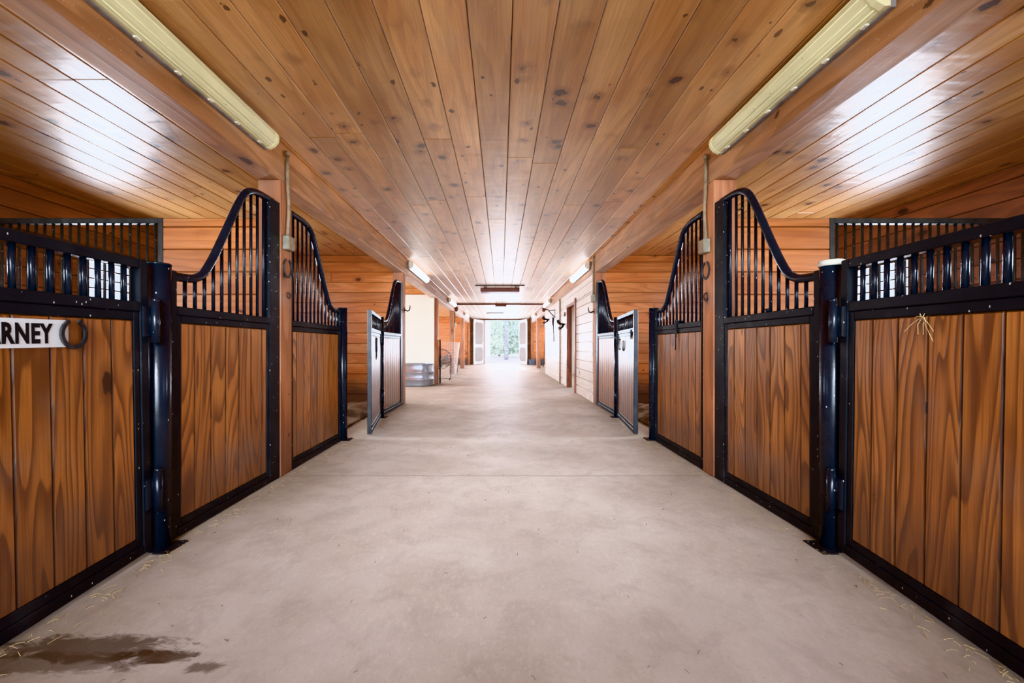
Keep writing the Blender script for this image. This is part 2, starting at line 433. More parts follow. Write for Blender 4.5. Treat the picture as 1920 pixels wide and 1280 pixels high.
# partitions between bays
GX = 2.90                                           # where the barred half of the first partition begins
for s, X in ((-1, OL), (1, OR_)):
    nm = 'left' if s < 0 else 'right'
    e = (-2.04, X) if s < 0 else (1.975, X)
    for yi, (py, tag_) in enumerate(((3.43, 'front'), (7.60, 'middle'))):
        x0, x1 = min(e), max(e)
        if yi == 0:
            xa, xb = (-GX, e[0]) if s < 0 else (e[0], GX-.08)
            plank_wall('wall_%s_%s_partition' % (nm, tag_), M['part'], 0, py, -1, xa, xb, 0, 2.20, both=True, joints=False)
            xc, xd = (X, -GX) if s < 0 else (GX-.08, X)
            plank_wall('wall_%s_%s_partition_low' % (nm, tag_), M['part'], 0, py, -1, xc, xd, 0, 1.27, both=True, joints=False)
        else:
            plank_wall('wall_%s_%s_partition' % (nm, tag_), M['part'], 0, py, -1, x0, x1, 0, ZC, both=True)
# left: cream sheet wall behind the wash bay, pine above
m = MB(); m.box(OL, -1.945, 11.625, 11.675, 0, 2.60); m.box(OL, -2.045, 11.69, 11.74, 0, ZC)
struct(m.build('wall_wash_bay', M['cream']), 'plain cream sheet wall at back of wash bay')
plank_wall('wall_wash_bay_top', M['endw'], 0, 11.665, -1, OL, -2.06, 2.60, ZC, thick=.018, back=.002)
plank_wall('wall_left_far_partition', M['part'], 0, 23.9, -1, OL, -2.0, 0, ZC)
plank_wall('wall_right_far_partition', M['part'], 0, 23.9, -1, 1.95, OR_, 0, ZC)
# right: pale boarded tack room wall with a door opening
TD = (9.50, 10.76, 0, 2.14)
plank_wall('wall_right_tack_room', M['white'], 1, 1.772, -1, 7.76, 16.0, 0, ZB, [TD], pitch=.198, thick=.03, back=.06, gap=.006, label='tack room wall of horizontal boards, bright light put into its pale colour')
m = MB(); m.box(1.80, OR_, 15.94, 16.0, 0, ZC); struct(m.build('wall_tack_room_end', M['cream']))

def trimset(idx, boxes, mat, label=None):
    m = MB()
    for b in boxes: m.box(*b, .004, R())
    return struct(m.build('trim_%d' % idx, mat), label)
M['jamb'] = wood('stained_door_jamb', 2, srgb(150, 88, 56), srgb(126, 70, 42), srgb(84, 44, 26), knots=.1, rough=.45)
trimset(1, [(1.735, 1.90, 9.42, 9.51, 0, 2.24)], M['jamb'], 'brown upright door jamb on near side of tack room opening')
trimset(2, [(1.765, 1.90, 10.745, 10.84, 0, 2.14)], M['jamb'], 'brown upright door jamb on far side of tack room opening')
trimset(3, [(1.765, 1.90, 9.51, 10.84, 2.125, 2.20)], M['jamb'])
trimset(4, [(DX0-.10, DX1+.10, Y1-.06, Y1-.0, DZ, DZ+.08)], M['brownwood'], 'brown door track header over far barn doorway')
trimset(5, [(DX0-.08, DX0, Y1-.03, Y1+.10, 0, DZ)], M['wpaint'])
trimset(6, [(DX1, DX1+.08, Y1-.03, Y1+.10, 0, DZ)], M['wpaint'])
trimset(7, [(1.76, 1.80, 15.97, 16.03, 0, ZB)], M['white'])

# ------------------------------------------------------------------ beams and posts
for s, X in ((-1, LX), (1, RX)):
    nm = 'left' if s < 0 else 'right'
    t = thing('timber_beam', 'long rough timber beam running along the %s side of the aisle ceiling' % nm, 'beam', (X, 0, ZB), group='ceiling beams')
    m = MB(); m.box(0, s*.20, Y0+.02, Y1-.08, 0, .205, .013, .3); m.build('lower_board', M['beam'], t)
    m = MB(); m.box(s*.012, s*.20, Y0+.02, Y1-.08, .208, .3295, .006, .7); m.build('upper_board', M['beam'], t)
PL = [(i, y) for i, y in enumerate(POSTS)]
ordn = {1: 'nearest', 2: 'second', 3: 'third', 4: 'fourth', 5: 'fifth', 6: 'farthest'}
post_note = {(-1, 1): 'nearest square timber post on the left, with horseshoe and conduit box',
             (-1, 2): 'square timber post at left, beside the cream walled wash bay with a black hook',
             (-1, 3): 'orange timber post at left, at the end of the cream wall behind the galvanised tank',
             (-1, 4): 'dark timber post at left, rising behind the bulging wire mesh fence',
             (-1, 5): 'reddish timber post at left, standing just past the wire mesh fence',
             (-1, 6): 'reddish timber post at left, beside the far white screen door',
             (1, 1): 'nearest square timber post on the right, with horseshoe and conduit box',
             (1, 2): 'square timber post at right, where the pale board wall meets the stall front',
             (1, 5): 'orange timber post at right, standing past the end of the pale board wall',
             (1, 6): 'orange timber post at right, beside the far white screen door'}
for (s, i), lab in post_note.items():
    X = LX if s < 0 else RX
    t = MB(); t.box(0, s*PS, 0, PS, 0, ZB-.001, .008, R())
    o = t.build('timber_post', M['post']); o.location = (X, POSTS[i], 0); tag(o, lab, 'post', 'timber posts')
# cross rail on the far right bay
m = MB(); m.box(0, 1.3, 0, .05, 0, .12, .006, .5); o = m.build('cross_rail', M['post']); o.location = (RX+PS, 20.0, 2.07); tag(o, 'short horizontal timber rail between right far post and outer bay', 'rail')

# ------------------------------------------------------------------ stall fronts
FXL, FXR = -1.878, 1.812           # centre planes of the steel frames
CURVE = [(0, 1.50), (.047, 1.50), (.13, 1.505), (.205, 1.515), (.285, 1.561), (.365, 1.67), (.45, 1.817), (.542, 1.983), (.622, 2.123), (.688, 2.215), (.76, 2.262), (.853, 2.282), (.95, 2.287), (1.09, 2.288)]
def catmull(P, n=5):
    out = []
    for i in range(len(P)-1):
        p0 = P[max(i-1, 0)]; p1 = P[i]; p2 = P[i+1]; p3 = P[min(i+2, len(P)-1)]
        for k in range(n):
            t = k/n
            out.append(tuple(.5*((2*p1[j]) + (-p0[j]+p2[j])*t + (2*p0[j]-5*p1[j]+4*p2[j]-p3[j])*t*t + (-p0[j]+3*p1[j]-3*p2[j]+p3[j])*t**3) for j in range(2)))
    out.append(P[-1]); return out
CV = catmull(CURVE)
def curve_z(t):
    for (a, za), (b, zb) in zip(CV, CV[1:]):
        if a <= t <= b: return za+(zb-za)*(t-a)/max(b-a, 1e-6)
    return CV[-1][1]
HT = .025
def planks(t0, t1, z0, z1, d, parent, pitch=.137, name='plank_panel', start=None):
    m = MB(); t = t0 if start is None else start
    edges = [t0]
    e = t0 + (pitch*(.4+.5*R()))
    while e < t1-.02: edges.append(e); e += pitch
    edges.append(t1)
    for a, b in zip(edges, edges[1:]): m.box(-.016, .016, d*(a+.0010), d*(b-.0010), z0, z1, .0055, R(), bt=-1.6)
    m.box(-.006, .006, d*t0, d*t1, z0, z1)
    return m.build(name, M['door'], parent)
def stall_panel(side, ylow, d, L, label, extra=None, W=.14):
    """fixed panel with an S-curved top; t runs from the low end (at the pipe post) to the tall end (at the timber post)"""
    t = thing('stall_panel', label, 'stall panel', (FXL if side < 0 else FXR, ylow, 0), group='fixed stall front panels with curved tops')
    k = L/1.11; fl = .035 if W > .05 else .004
    m = MB(); B = lambda a, b, z0, z1, h=HT: m.box(-h, h, d*a, d*b, z0, z1, .004)
    B(0, .05, .004, 1.53)                            # low stile
    B(L-W, L-.001, .004, 2.30)                       # tall stile
    B(.05, L-W, .006, .055); B(.05, L-W, 1.28, 1.33)
    h2 = .019
    B(.05, .085, .055, 1.28, h2); B(L-W-fl, L-W, .055, 1.28, h2)
    B(.085, L-W-fl, .055, .10, h2); B(.085, L-W-fl, 1.235, 1.28, h2)
    m.build('frame', M['steel'], t)
    planks(.085, L-W-fl, .10, 1.235, d, t)
    m = MB(); m.tube([(0, d*a*k, z) for a, z in CV if a*k <= L-min(.05, W*.4)], .026, 12); m.build('top_rail', M['pipe'], t)
    tl = (L-W)-.05
    n = 1+round((tl-.057)/.0805)
    for q in range(n):
        a = .057+q*(tl-.057+.0)/(n-1)
        mm = MB(); mm.tube([(0, d*a, 1.328), (0, d*a, curve_z(a/k)-.012)], .0105, 8); mm.build('bar', M['pipe'], t)
    if extra: extra(t, d)
    return t
def latch_bolt(t, d):
    a = -1
    m = MB(); m.box(a*.026, a*.038, d*.60-.012, d*.60+.012, 1.19, 1.37, .003); m.tube([(a*.034, d*.60, 1.35), (a*.034, d*.60, 1.06)], .006, 8)
    m.box(-.03, .05, d*.60-.02, d*.60+.02, 1.33, 1.36, .004)
    o = m.build('latch', M['steel'], t); o['label'] = 'vertical drop latch over the mid rail'
def knob(t, d):
    m = MB(); m.tube([(0, d*.47, 1.33), (0, d*.47, 1.352), (0, d*.47, 1.356)], [.016, .024, .012], 10); m.build('knob', M['steel'], t)
stall_panel(-1, 2.24, 1, 1.11, 'curved top stall panel on the left, next to the name sign door')
stall_panel(-1, 4.655, -1, 1.115, 'curved top stall panel on the left, just past the nearest timber post', None, .022)
stall_panel(-1, 6.245, 1, 1.30, 'curved top stall panel on the left, next to the cream walled wash bay')
stall_panel(1, 2.24, 1, 1.11, 'curved top stall panel on the right, next to the grey capped pipe post', knob)
stall_panel(1, 4.675, -1, 1.115, 'curved top stall panel on the right with drop latch, just past the nearest timber post', latch_bolt, .022)
stall_panel(1, 6.265, 1, 1.28, 'curved top stall panel on the right, next to the pale board wall')

def pipe_post(side, y, label, cap='steel', h=1.548):
    X = -1.868 if side < 0 else 1.806
    t = thing('pipe_post', label, 'post', (X, y, 0), group='black round steel gate posts')
    m = MB(); m.tube([(0, 0, .0), (0, 0, h)], .054, 28); m.build('pipe', M['pipe'], t)
    m = MB()
    if cap == 'grey': m.tube([(0, 0, h-.012), (0, 0, h+.016), (0, 0, h+.02)], [.060, .060, .052], 28); o = m.build('cap', M['capgrey'], t); o['label'] = 'pale grey plastic cap'
    else: m.tube([(0, 0, h-.004), (0, 0, h+.004)], [.056, .054], 28); m.build('cap', M['steel'], t)
    m = MB(); a = -side
    m.box(a*.02, a*.105, -.075, .075, .0, .006, .002)
    for yy in (-.055, .055): m.tube([(a*.088, yy, .006), (a*.088, yy, .014)], .009, 6)
    m.build('base_plate', M['iron'], t)
    return t
pipe_post(-1, 2.185, 'black round pipe post at left hinging the name sign door')
pipe_post(-1, 4.71, 'black round pipe post at left on near side of the ajar door gap')
pipe_post(-1, 6.19, 'black round pipe post at left hinging the ajar stall door')
pipe_post(1, 2.185, 'black round pipe post with pale grey cap, right foreground', 'grey')
pipe_post(1, 4.73, 'black round pipe post at right on near side of the ajar door gap')
pipe_post(1, 6.21, 'black round pipe post at right hinging the ajar stall door')

def stall_door(side, y, W, swing, sag, label, n=17):
    X = -1.872 if side < 0 else 1.808
    t = thing('stall_door', label, 'stall door', (X, y, 0), (math.radians(sag), 0, math.radians(swing)), group='hinged stall doors with barred tops')
    t0 = .072; t1 = t0+W; zb = .03
    m = MB(); B = lambda a, b, z0, z1, h=HT: m.box(-h, h, -a, -b, z0, z1, .004)
    B(t0, t0+.05, zb, 1.548); B(t1-.05, t1, zb, 1.548)
    B(t0+.05, t1-.05, zb, zb+.05); B(t0+.05, t1-.05, 1.28, 1.33); B(t0+.05, t1-.05, 1.50, 1.548)
    h2 = .019
    B(t0+.05, t0+.085, zb+.05, 1.28, h2); B(t1-.085, t1-.05, zb+.05, 1.28, h2)
    B(t0+.085, t1-.085, zb+.05, zb+.092, h2); B(t0+.085, t1-.085, 1.235, 1.28, h2)
    m.build('frame', M['steel'], t)
    planks(t0+.085, t1-.085, zb+.092, 1.235, -1, t, .135)
    for q in range(n):
        a = t0+.05+(W-.10)*(q+.9)/(n+.8)
        mm = MB(); mm.tube([(0, -a, 1.328), (0, -a, 1.502)], .0115, 10); mm.build('bar', M['pipe'], t)
    a = -side
    for z in (.22, 1.12):
        m = MB(); m.tube([(a*.045, -.052, z), (a*.045, -.052, z+.215)], .019, 14); m.box(a*.024, a*.036, -.06, -.115, z+.03, z+.19, .003)
        m.tube([(a*.045, -.052, z+.215), (a*.045, -.052, z+.235)], [.019, .012], 14)
        m.build('hinge', M['pipe'], t)
    return t
DLN = stall_door(-1, 2.185, 1.31, 3.2, 1.15, 'closed stall door in left foreground carrying the white name sign')
DRN = stall_door(1, 2.185, 1.31, -5.2, 1.0, 'closed stall door in right foreground with straw caught under its rail')
DLO = stall_door(-1, 6.19, 1.28, 11.5, 0, 'stall door standing ajar into the aisle on the left')
DRO = stall_door(1, 6.21, 1.28, -7., 0, 'stall door standing ajar into the aisle on the right, with a horseshoe')
bpy.context.view_layer.update()

# ------------------------------------------------------------------ partition grilles behind the near doors
for s in (-1, 1):
    nm = 'left' if s < 0 else 'right'
    x0 = GX if s < 0 else GX-.08
    L = (abs(OL) if s < 0 else OR_)-x0-.02
    t = thing('partition_grille', 'dusty barred grille on top of the partition behind the %s foreground stall door' % nm, 'grille', (s*x0, 3.455, 1.27), group='barred partition grilles')
    m = MB(); H = .93
    m.box(s*.001, s*.045, -.024, .024, 0, H, .003); m.box(s*(L-.045), s*L, -.024, .024, 0, H, .003)
    m.box(s*.045, s*(L-.045), -.024, .024, H-.045, H, .003); m.box(s*.045, s*(L-.045), -.024, .024, 0, .045, .003)
    m.build('frame', M['oldsteel'], t)
    n = int((L-.09)/.0728)
    for k in range(n):
        a = .045+(L-.09)*(k+.5)/n
        mm = MB(); mm.tube([(s*a, 0, .04), (s*a, 0, H-.04)], .0105, 8); mm.build('bar', M['oldsteel'], t)

# ------------------------------------------------------------------ sign and horseshoes
def door_mat(D, side, t, z, off=.0255):
    """frame on the aisle face of a door: x -> along +Y, y -> up, z -> towards the aisle"""
    a = -side
    loc = Vector((a*off, -t, z))
    rot = Matrix(((0, 0, a), (1*a, 0, 0), (0, 1, 0))).to_4x4() if True else None
    return D.matrix_world @ Matrix.Translation(loc) @ rot
def place(o, mw): o.matrix_world = mw
def text_mesh(txt, size, xscale, depth=.001, off=.0):
    c = bpy.data.curves.new('lettering', 'FONT'); c.body = txt; c.size = size; c.extrude = depth; c.offset = off; c.resolution_u = 3; c.space_character = 1.12
    o = bpy.data.objects.new('lettering_tmp', c); COL.objects.link(o)
    bpy.context.view_layer.update()
    me = bpy.data.meshes.new_from_object(o.evaluated_get(bpy.context.evaluated_depsgraph_get()))
    bpy.data.objects.remove(o)
    for v in me.vertices: v.co.x *= xscale
    return me
t = thing('name_sign', 'white name board with black capital letters on the left foreground stall door', 'sign')
m = MB(); sw, sh = .46, .112
prof = [(-sw+.0, -sh/2)] + [(x_, y_) for x_, y_ in ((0-.012, -sh/2), (0-.003, -sh/2+.004), (0, -sh/2+.012), (0, sh/2-.012), (0-.003, sh/2-.004), (0-.012, sh/2))] + [(-sw, sh/2)]
m.prism(prof, lambda p: (p[0], p[1], 0), lambda p: (p[0], p[1], .006)); m.build('board', M['signw'], t)
me = text_mesh('BARNEY', .112, .60, .0006, .0042)
xs_ = [v.co.x for v in me.vertices]; ys_ = [v.co.y for v in me.vertices]
w_ = max(xs_)-min(xs_); hh_ = max(ys_)-min(ys_)
tw, th = .262, .080
for v in me.vertices:
    v.co.x = (v.co.x-min(xs_))*tw/w_ - tw - .062; v.co.y = (v.co.y-min(ys_))*th/hh_ - th/2; v.co.z += .0066
me.materials.clear(); me.materials.append(M['signb'])
o = bpy.data.objects.new('lettering', me); COL.objects.link(o); o.parent = t; o['label'] = 'black painted capital letters'
place(t, door_mat(DLN, -1, 2.185-1.705, 1.163, .0165))

def horseshoe(label, r=.058, mat='iron', elong=1.15, gap=.42):
    m = MB(); n = 22; pts = []
    for k in range(n+1):
        a = -PI/2 + (PI-gap)*(2*k/n-1)
        w = r*(1-.12*max(0, math.sin(a))**2)
        pts.append((w*math.cos(a), r*elong*math.sin(a)))
    for (x0, y0), (x1, y1) in zip(pts, pts[1:]):
        q0 = Vector((x0, y0)); q1 = Vector((x1, y1)); i0, i1 = q0*.76, q1*.76
        b = len(m.v)
        for q in (q0, q1, i1, i0): m.v.append((q.x, q.y, .0))
        for q in (q0, q1, i1, i0): m.v.append((q.x, q.y, .009))
        for fc in ((0, 3, 2, 1), (4, 5, 6, 7), (0, 1, 5, 4), (2, 3, 7, 6)): m.face([b+i for i in fc])
    b = len(m.v)
    for p in (pts[0], pts[-1]):
        q = Vector(p); n0 = len(m.v)
        for s_, z in ((1, 0), (.76, 0), (.76, .009), (1, .009)): m.v.append((q.x*s_, q.y*s_, z))
        m.face([n0, n0+1, n0+2, n0+3])
    return tag(m.build('horseshoe', M[mat]), label, 'horseshoe', 'old horseshoes')
o = horseshoe('rusty horseshoe nailed over right end of the white name sign', .057)
place(o, door_mat(DLN, -1, 2.185-1.722, 1.163, .025))
def post_mat(side, y, z, off=.0):
    a = -side; X = (LX if side < 0 else RX)+a*off
    return Matrix.Translation((X, y, z)) @ Matrix(((0, 0, a), (a, 0, 0), (0, 1, 0))).to_4x4()
o = horseshoe('dark horseshoe hung on the nearest left timber post', .072, elong=1.2); place(o, post_mat(-1, 3.46, 1.775))
o = horseshoe('dark horseshoe hung on the nearest right timber post', .066, elong=1.25); place(o, post_mat(1, 3.475, 1.76))
o = horseshoe('black horseshoe on the ajar right stall door', .09, 'strap', 1.1, .9); place(o, door_mat(DRO, 1, .62, 1.13, .0195))
m = MB(); m.box(-.012, .012, -.085, .085, 0, .012, .003); m.box(-.012, .06, .06, .085, 0, .012, .003); m.box(-.012, .06, -.085, -.06, 0, .012, .003)
o = m.build('door_bracket', M['strap']); tag(o, 'black bracket left of the horseshoe on the ajar right stall door', 'bracket'); place(o, door_mat(DRO, 1, .30, 1.13, .0195))
m = MB(); m.box(-.05, .05, -.06, .06, 0, .004, .001); m.box(-.03, .03, -.04, .045, .004, .007, .001)
o = m.build('door_card', M['strap']); tag(o, 'small black plate at the upper free corner of the ajar right stall door', 'plate'); place(o, door_mat(DRO, 1, 1.18, 1.25, .0255))
m = MB(); m.box(-.07, .07, -.10, .10, 0, .012, .003); m.box(-.045, -.015, -.20, -.10, 0, .010, .003); m.box(.02, .045, -.17, -.10, 0, .010, .003)
o = m.build('halter_plate', M['strap']); tag(o, 'small metal hanger plate on the ajar left stall door', 'hanger'); place(o, door_mat(DLO, -1, .75, 1.12, .0195))
# rings and hooks on the posts
def ring(label, side, y, z, r=.03):
    m = MB(); m.tube([(r*math.cos(a), r*math.sin(a)-r, .012+.004*math.sin(a)) for a in [2*PI*k/18 for k in range(18)]], .004, 6, closed=True); m.tube([(0, 0, 0), (0, 0, .016)], .007, 8)
    o = m.build('tie_ring', M['iron']); tag(o, label, 'ring'); place(o, post_mat(side, y, z)); return o
ring('small iron tie ring below the horseshoe on the nearest left post', -1, 3.47, 1.56, .022)
ring('iron tie ring below the horseshoe on the nearest right post', 1, 3.46, 1.56, .033)
def hook(label, side, y, z):
    m = MB(); m.tube([(0, .0, -.002), (0, -.01, .03), (0, -.03, .06), (0, -.02, .09), (0, .02, .11), (0, .08, .112)], [.013, .013, .012, .012, .011, .009], 8)
    m.box(-.015, .015, -.05, .05, 0, .006, .002)
    o = m.build('wall_hook', M['strap']); tag(o, label, 'hook', 'black wall hooks'); place(o, post_mat(side, y, z)); return o
hook('black curved hook on the left post beside the wash bay', -1, 7.64, 1.80)
hook('black curved hook on the right post at the near end of the pale wall', 1, 7.66, 1.77)

# ------------------------------------------------------------------ conduits with boxes
def conduit(side, y, ztop, zbox, label, s=1.0, wob=.02):
    X = LX if side < 0 else RX; a = -side
    t = thing('conduit_box', label, 'electrical box', (X, y, 0), group='conduit runs with junction boxes')
    pts = [(a*.016, .0, ztop), (a*.018, .0, ztop-.15), (a*.018, wob*.3, ztop-.30), (a*.018, wob, ztop-.42), (a*.018, wob, zbox+.25), (a*.018, 0, zbox+.05)]
    m = MB(); m.tube(pts, .0135*s, 10)
    m.tube([(a*.016, 0, ztop-.02), (a*.016, 0, ztop+.02)], .02*s, 10)
    m.build('conduit', M['conduit'], t)
    m = MB(); m.box(0, a*.055, -.05*s, .05*s, zbox-.065*s, zbox+.055*s, .006); m.build('junction_box', M['box'], t)
    m = MB(); m.box(a*.055, a*.060, -.045*s, .045*s, zbox-.058*s, zbox+.048*s, .002); m.box(a*.060, a*.062, -.018*s, .018*s, zbox-.03*s, zbox+.02*s, .001); m.build('cover_plate', M['conduit'], t)
    return t
conduit(-1, 3.43, 2.75, 1.985, 'dusty conduit dropping to a grey junction box on the nearest left post')
conduit(1, 3.45, 2.73, 1.965, 'dusty conduit dropping to a grey junction box on the nearest right post')
conduit(1, 7.64, 2.80, 2.02, 'conduit with box on the right post at the near end of the pale wall', 1.2)
conduit(-1, 15.9, 2.45, 1.95, 'conduit dropping to a dark box on the left post behind the wire fence', 1.3)
m = MB(); m.tube([(0, 0, 0), (0, 0, ZB)], .022, 10); o = m.build('wall_pipe', M['conduit']); o.location = (1.75, 11.9, 0); tag(o, 'thin vertical pipe running full height up the pale board wall', 'pipe')

# ------------------------------------------------------------------ fluorescent fixtures on the beams
def fixture(side, y0, y1, label, lens='lens'):
    X = LX if side < 0 else RX; a = -side
    t = thing('fluorescent_light', label, 'light fixture', (X, (y0+y1)/2, 2.715), group='strip lights on the beams')
    h = (y1-y0)/2; m = MB()
    m.box(0, a*.03, -h, h, -.085, .075, .004); m.build('fixture_pan', M['fixture'], t)
    prof = [(.026, -.078), (.05, -.080), (.085, -.062), (.112, -.03), (.118, .0), (.112, .03), (.09, .055), (.055, .07), (.026, .071)]
    m = MB(); m.prism([(a*p, q) for p, q in prof], lambda p: (p[0], -h+.03, p[1]), lambda p: (p[0], h-.03, p[1]))
    for p, q in ((.070, -.072), (.10, -.047), (.117, .0), (.10, .045)):
        m.tube([(a*p, -h+.035, q), (a*p, h-.035, q)], .0035, 6, tone=.5)
    m.build('lens', M[lens], t)
    for e0, e1 in ((-h, -h+.03), (h-.03, h)):
        m = MB(); m.prism([(a*(p+.004), q*1.04) for p, q in prof], lambda p, e0=e0: (p[0], e0, p[1]), lambda p, e1=e1: (p[0], e1, p[1]))
        m.build('end_cap', M['lens' if lens == 'lens' else 'clip'], t)
    if lens == 'lens':
        for k in range(6):
            y = -h+.12+(2*h-.24)*k/5; m = MB()
            m.box(a*.028, a*.048, y-.016, y+.016, -.087, -.068, .002)
            m.build('clip', M['clip'], t)
    return t
fixture(-1, 1.62, 3.12, 'yellowed strip light in left foreground, dirty and unlit')
fixture(1, 1.80, 3.20, 'yellowed strip light in right foreground, dirty and unlit')
fixture(-1, 7.9, 9.7, 'white strip light on left beam over the wash bay', 'lenswhite')
fixture(1, 7.95, 9.7, 'white strip light on right beam at near end of pale wall', 'lenswhite')
fixture(-1, 13.9, 15.7, 'white strip light on left beam over the wire fence pen', 'lenswhite')
fixture(1, 14.2, 16.0, 'white strip light on right beam above the wall hooks', 'lenswhite')
fixture(-1, 19.9, 21.7, 'white strip light on left beam near the far screen door', 'lenswhite')
fixture(1, 20.2, 22.0, 'white strip light on right beam near the far screen door', 'lenswhite')
for s, yy in ((-1, 16.1), (1, 16.25)):
    m = MB(); m.box(0, -s*.10, -.05, .05, -.10, .10, .006); m.box(-s*.10, -s*.115, -.035, .035, -.07, .07, .004)
    o = m.build('sensor_box', M['brownwood']); o.location = ((LX if s < 0 else RX), yy, 2.60); tag(o, 'small brown box fixed to the %s beam beside the ceiling track' % ('left' if s < 0 else 'right'), 'box')

# ------------------------------------------------------------------ ceiling heater, track
t = thing('ceiling_heater', 'brown rectangular heater hung under the aisle ceiling', 'heater', (-.03, 11.9, ZC))
m = MB(); m.box(-.58, .58, -.05, .35, -.115, -.005, .01); m.build('casing', M['brownwood'], t)
m = MB(); m.box(-.70, .70, -.64, -.60, -.03, -.0005, .004); m.build('mounting_bar', M['iron'], t)
for x in (-.45, .45):
    m = MB(); m.box(x-.012, x+.012, -.62, .1, -.018, -.001, .003); m.build('hanger_strap', M['iron'], t)
t = thing('ceiling_track', 'reddish brown track spanning the aisle ceiling with a central motor box', 'track', (0, 16.15, ZC))
m = MB(); m.box(LX+.02, RX-.02, -.04, .04, -.07, -.001, .006); m.build('track', M['brownwood'], t)
m = MB(); m.box(-.24, .22, -.10, .10, -.13, -.0705, .01); m.build('motor_box', M['brownwood'], t)
m = MB(); m.box(-.45, .45, -.04, .04, -.05, -.001, .006); o = m.build('ceiling_strip', M['fixture']); o.location = (-.30, 20.6, ZC); tag(o, 'thin grey strip on the far aisle ceiling before the doorway', 'strip')

# ------------------------------------------------------------------ wash bay tank
def stock_tank():
    t = thing('stock_tank', 'oval galvanised stock tank standing by the cream wall', 'tank', (-2.68, 11.22, 0))
    def oval(r, n=40):
        out = []
        for k in range(n):
            a = 2*PI*k/n; c, s_ = math.cos(a), math.sin(a)
            out.append(((.42 if c > 0 else -.42)+r*c, r*s_))
        return out
    prof = [(0, .33), (.012, .345), (.05, .35), (.17, .352), (.185, .366), (.20, .368), (.215, .354), (.37, .356), (.385, .370), (.40, .372), (.415, .358), (.56, .36), (.60, .362)]
    m = MB(); base = len(m.v); n = 40
    for z, r in prof:
        for p in oval(r): m.v.append((p[0], p[1], z))
    for z, r in ((.60, .350), (.05, .33)):
        for p in oval(r): m.v.append((p[0], p[1], z))
    rows = len(prof)+2
    for i in range(rows-1):
        for k in range(n): m.face([i*n+k, i*n+(k+1) % n, (i+1)*n+(k+1) % n, (i+1)*n+k], True)
    m.face([k for k in range(n)][::-1]); m.face([(rows-1)*n+k for k in range(n)])
    m.build('tank_wall', M['galv'], t)
    m = MB(); m.tube([(p[0], p[1], .603) for p in oval(.358)], .015, 8, closed=True); m.build('rim', M['galv'], t)
    return t
stock_tank()

# ------------------------------------------------------------------ wire fence and fan
t = thing('wire_fence', 'low wire mesh fence bulging beside the left far posts', 'fence', (LX+.03, 11.93, 0))
m = MB()
NV, NH = 32, 12
def fp(u, v):
    y = u*4.6; bul = .14*math.sin(PI*min(u*1.05, 1))
    return (bul*(.5+.8*v) + .14*v*u + .0*u, y, .02+v*1.22)
for i in range(NV+1): m.tube([fp(i/NV, k/6) for k in range(7)], .0022, 4, cap=False)
for k in range(NH+1): m.tube([fp(i/16, k/NH) for i in range(17)], .0034 if k in (0, NH) else .0024, 4, cap=False)
m.build('wire_mesh', M['wire'], t)
m = MB(); m.tube([(0, 0, 0), (0, 0, 1.30)], .022, 10); m.build('fence_post', M['strap'], t)
e = fp(1, 1); m = MB(); m.tube([fp(1, 0), e], .012, 8); m.build('end_post', M['wiredark'], t)
t = thing('barrel_fan', 'round floor fan standing behind the wire mesh fence', 'fan', (-2.0, 13.3, 0))
m = MB(); m.tube([(0, -.0, 0)], .01, 3, cap=False) if False else None
def circ(r, y, zc, n=32): return [(r*math.cos(2*PI*k/n), y, zc+r*math.sin(2*PI*k/n)) for k in range(n)]
for y in (-.12, .12): m.tube(circ(.33, y, .68), .010, 8, closed=True)
for y in (-.125,):
    for r in (.08, .15, .22, .28): m.tube(circ(r, y, .68), .004, 5, closed=True)
for k in range(14):
    a = 2*PI*k/14; m.tube([(.05*math.cos(a), -.125, .68+.05*math.sin(a)), (.33*math.cos(a), -.125, .68+.33*math.sin(a))], .003, 5)
m.build('guard', M['wiredark'], t)
m = MB(); m.tube([(0, -.08, .68), (0, .08, .68)], .06, 14)
for k in range(3):
    a0 = 2*PI*k/3
    P = lambda r, a, y: (r*math.cos(a), y, .68+r*math.sin(a))
    m.quad(P(.05, a0, -.03), P(.29, a0-.1, -.05), P(.30, a0+.7, .03), P(.05, a0+.6, .02))
m.build('blades', M['fixture'], t)
m = MB(); m.tube([(-.30, -.2, .012), (-.30, .2, .012), (-.34, 0, .68)], .014, 8); m.tube([(.30, -.2, .012), (.30, .2, .012), (.34, 0, .68)], .014, 8); m.tube([(-.30, .2, .012), (.30, .2, .012)], .014, 8)
m.build('stand', M['wiredark'], t)

